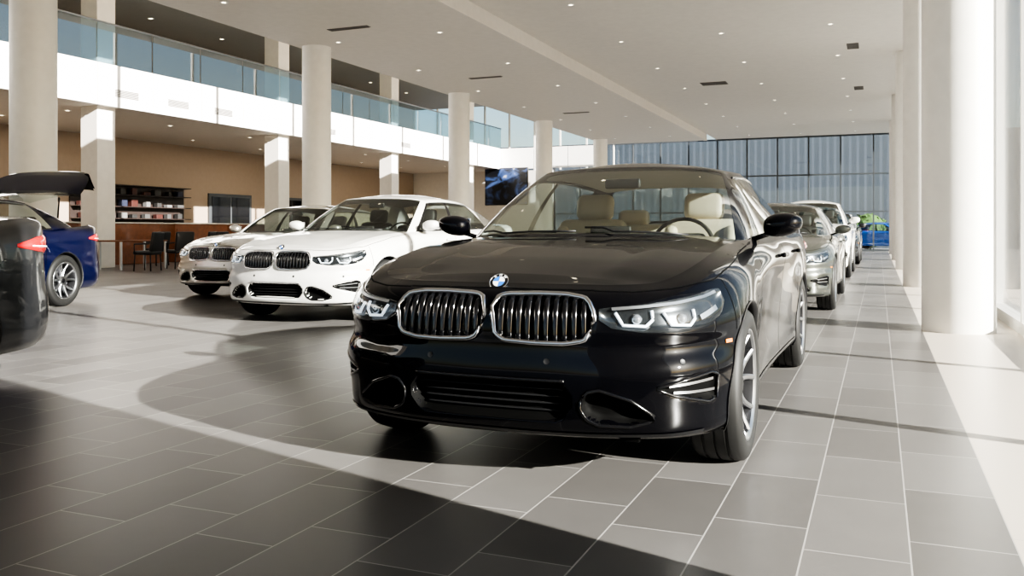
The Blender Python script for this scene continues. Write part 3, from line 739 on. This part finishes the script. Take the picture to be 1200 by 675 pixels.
def vent(x,y,z,sx,sy):
    n=6
    V,F=join(box(x,y,z-.004,sx,sy,.008),*[box(x,y-sy/2+sy*(k+.5)/n,z-.012,sx*.94,sy/n*.4,.012) for k in range(n)])
    o=mk('air_vent',V,F,M['vent'],smooth=False); top(o,'dark slotted air vent in the ceiling','vent','ceiling vents')
vent(-4.76,27.8,H2,.8,.55); vent(-.6,23.5,H2,.28,.7); vent(-.6,30.5,H2,.28,.7);vent(-.6,17,H2,.28,.5); vent(-10.4,15.9,H1,1.0,.16); vent(-10.2,22.5,H1,1.0,.14); vent(-10.2,30.5,H1,1.0,.14)
# ------------------------------------------------------------------ poster
V,F=rbox(-18.4,43.3,3.35,2.5,.08,2.0,.02,1); po=mk('poster',V,F,M['blackplast'],smooth=False); top(po,'dark framed wall poster with a blue car picture','poster')
m,n,l=nt('poster_art'); b=n['Principled BSDF']; tc=n.new('ShaderNodeTexCoord'); nz=n.new('ShaderNodeTexNoise'); nz.inputs['Scale'].default_value=1.3; nz.inputs['Detail'].default_value=3; nz.inputs['Distortion'].default_value=1.2
l.new(tc.outputs['Object'],nz.inputs['Vector']); r=n.new('ShaderNodeValToRGB'); r.color_ramp.elements[0].position=.45; r.color_ramp.elements[0].color=(.008,.01,.015,1); r.color_ramp.elements[1].position=.66; r.color_ramp.elements[1].color=(.06,.11,.28,1)
e=r.color_ramp.elements.new(.74); e.color=(.5,.5,.55,1); l.new(nz.outputs['Fac'],r.inputs[0]); l.new(r.outputs[0],b.inputs['Base Color']); b.inputs['Roughness'].default_value=.3
V,F=box(-18.4,43.25,3.35,2.4,.02,1.9); mk('picture',V,F,m,po,smooth=False)
# ------------------------------------------------------------------ doors / shelf / furniture
def doorset(n,y0,y1,h):
    V,F=join(box(XB+.04,(y0+y1)/2,h/2,.08,y1-y0,h)); o=mk('door_%d'%n,V,F,M['frame'],smooth=False); struct(o)
    for k in range(2):
        yy=y0+(y1-y0)*(.27+.46*k); V,F=box(XB+.09,yy,h/2,.02,(y1-y0)*.42,h-.25); p=mk('door_pane',V,F,M['blackgloss'],o,smooth=False)
doorset(1,28,30.6,2.5); doorset(2,32.6,34.2,2.5)
V,F=join(box(XB+.05,24.0,1.65,.06,5.2,1.9)); sh=mk('display_shelf',V,F,M['darkwood'],smooth=False); top(sh,'dark wall-mounted display shelving with accessories','shelf')
for z in (1.0,1.42,1.84,2.26,2.6):
    V,F=box(XB+.25,24.0,z,.4,5.2,.03); mk('shelf_board',V,F,M['darkwood'],sh,smooth=False)
cols=[pmat('box_%d'%i,c,.5) for i,c in enumerate([(.14,.14,.14),(.02,.025,.05),(.06,.06,.06),(.05,.015,.012),(.03,.03,.03),(.02,.02,.02)])]
for k in range(36):
    z=[1.017,1.437,1.857,2.277][k%4]; hh=.10+random.random()*.16
    V,F=rbox(XB+.25,21.7+(k//4)*.55+.1*random.random(),z+hh/2,.2,.12+.2*random.random(),hh,.01,1); o=mk('product_box',V,F,random.choice(cols),smooth=False)
    top(o,'small boxed accessory on the dark display shelf','box','accessories on the display shelf')
def counter(x,y,sx,sy,h):
    V,F=rbox(x,y,h/2,sx,sy,h,.01,1); o=mk('reception_counter',V,F,M['wood'],smooth=False); top(o,'cherry wood reception counter with a pale worktop','counter','wood counters')
    V,F=rbox(x,y,h+.02,sx+.1,sy+.1,.04,.008,1); mk('worktop',V,F,M['wallwhite'],o,smooth=False)
    V,F=box(x+sx/2+.01,y,h*.5,.02,sy*.94,h*.75); mk('front_panel',V,F,M['wood'],o,smooth=False)
for y in (16.6,19.6,22.6,25.6,28.6): counter(-20.8,y,.8,2.4,1.2)
def chair(x,y,rz):
    E=bpy.data.objects.new('office_chair',None); COL.objects.link(E); E.location=(x,y,0); E.rotation_euler=(0,0,rz); top(E,'black padded visitor armchair by the wood counter','chair','visitor chairs')
    def p(n,VF): mk(n,VF[0],VF[1],M['chairdark'],E)
    p('seat',rbox(0,0,.45,.52,.5,.1,.04)); p('backrest',rbox(0,.24,.72,.5,.09,.5,.04,3,Matrix.Rotation(math.radians(-10),3,'X')))
    for a in (-.23,.23):
        for b_ in (-.2,.2): p('leg',tube([(a,b_,.42),(a*1.08,b_*1.1,0)],.016,8))
        p('armrest',tube([(a*1.15,-.2,.42),(a*1.15,-.2,.66),(a*1.15,.2,.68)],.02,8))
for x,y,r in ((-16.7,16.6,-1.3),(-16.9,17.9,-1.9),(-18.9,19.1,-1.5),(-17.5,19.9,-1.6),(-16.9,21.2,-1.4),(-18.2,22.5,-1.5),(-18.7,20.8,-1.3)): chair(x,y,r)
V,F=join(rbox(-17.9,17.3,.73,.8,1.6,.04,.01,1)); tb=mk('desk',V,F,M['wood'],smooth=False); top(tb,'small wood consulting desk beside the visitor chairs','desk')
for a in (-.36,.36):
    for b_ in (-.74,.74):
        V,F=box(-17.9+a,17.3+b_,.355,.05,.05,.71); mk('leg',V,F,M['satin'],tb,smooth=False)
# ------------------------------------------------------------------ outside
V,F=box(-16,60,3.5,56,.5,7.25); o=mk('warehouse',V,F,M['corr'],smooth=False); top(o,'grey-blue corrugated metal building outside the glass','building')
def shrub(x,y,z,r,name,label):
    bm=bmesh.new(); 
    for k in range(260):
        u=random.random()*6.28;w=random.uniform(-1,1); rr=r*random.uniform(.6,1.0)
        c=Vector((x+rr*math.cos(u)*math.sqrt(1-w*w),y+rr*math.sin(u)*math.sqrt(1-w*w),z+rr*w*.8))
        s=r*.13; d=[Vector((random.uniform(-1,1),random.uniform(-1,1),random.uniform(-1,1)))*s for _ in range(4)]
        try: bm.faces.new([bm.verts.new(c+q) for q in d])
        except: pass
    bmesh.ops.create_icosphere(bm,subdivisions=2,radius=r*.8,matrix=Matrix.Translation((x,y,z)))
    me=bpy.data.meshes.new(name); bm.to_mesh(me); bm.free(); me.materials.append(M['leaf']); o=bpy.data.objects.new(name,me); COL.objects.link(o); top(o,label,'plant','garden shrubs'); return o
for k in range(3): shrub(-3.6+k*3.0,55,.95,1.3,'shrub','leafy green shrub outside the far glass wall')
# ------------------------------------------------------------------ lights
el=math.radians(20); az=Vector((-.95,.29,0)).normalized()
d=az*math.cos(el)+Vector((0,0,-math.sin(el)))
sd=bpy.data.lights.new('sun','SUN'); sd.energy=25; sd.angle=math.radians(.55); sd.color=(1,.945,.87)
so=bpy.data.objects.new('sun',sd); COL.objects.link(so); so.rotation_euler=d.to_track_quat('-Z','Y').to_euler(); so.location=(20,-8,12)
def area(x,y,z,sx,sy,e,col=(1,.90,.76)):
    a=bpy.data.lights.new('fill_light','AREA'); a.shape='RECTANGLE'; a.size=sx;a.size_y=sy;a.energy=e;a.color=col
    o=bpy.data.objects.new('fill_light',a); COL.objects.link(o); o.location=(x,y,z)
for y in (12,20,28,36): area(-22,y,4.22,3,5,90)  # added fill lamps that brighten the back area under the balcony
W=bpy.data.worlds.new('world'); SC.world=W; W.use_nodes=True; n=W.node_tree.nodes;l=W.node_tree.links; bg=n['Background']
sk=n.new('ShaderNodeTexSky'); sk.sky_type='NISHITA'; sk.sun_disc=False; sk.sun_elevation=el; sk.sun_rotation=math.radians(108); sk.air_density=1.0; sk.dust_density=1.5
l.new(sk.outputs[0],bg.inputs[0]); bg.inputs[1].default_value=.22
SC.view_settings.view_transform='AgX'
try: SC.view_settings.look='AgX - High Contrast'
except Exception: pass
SC.view_settings.exposure=-.05
# ------------------------------------------------------------------ camera
cd=bpy.data.cameras.new('camera'); cd.sensor_width=36; cd.lens=1030/1200*36; cd.shift_y=-67.5/1200; cd.clip_end=300
co=bpy.data.objects.new('camera',cd); COL.objects.link(co); co.location=(0,0,1.0); co.rotation_euler=(math.pi/2,0,math.radians(22.66)); SC.camera=co
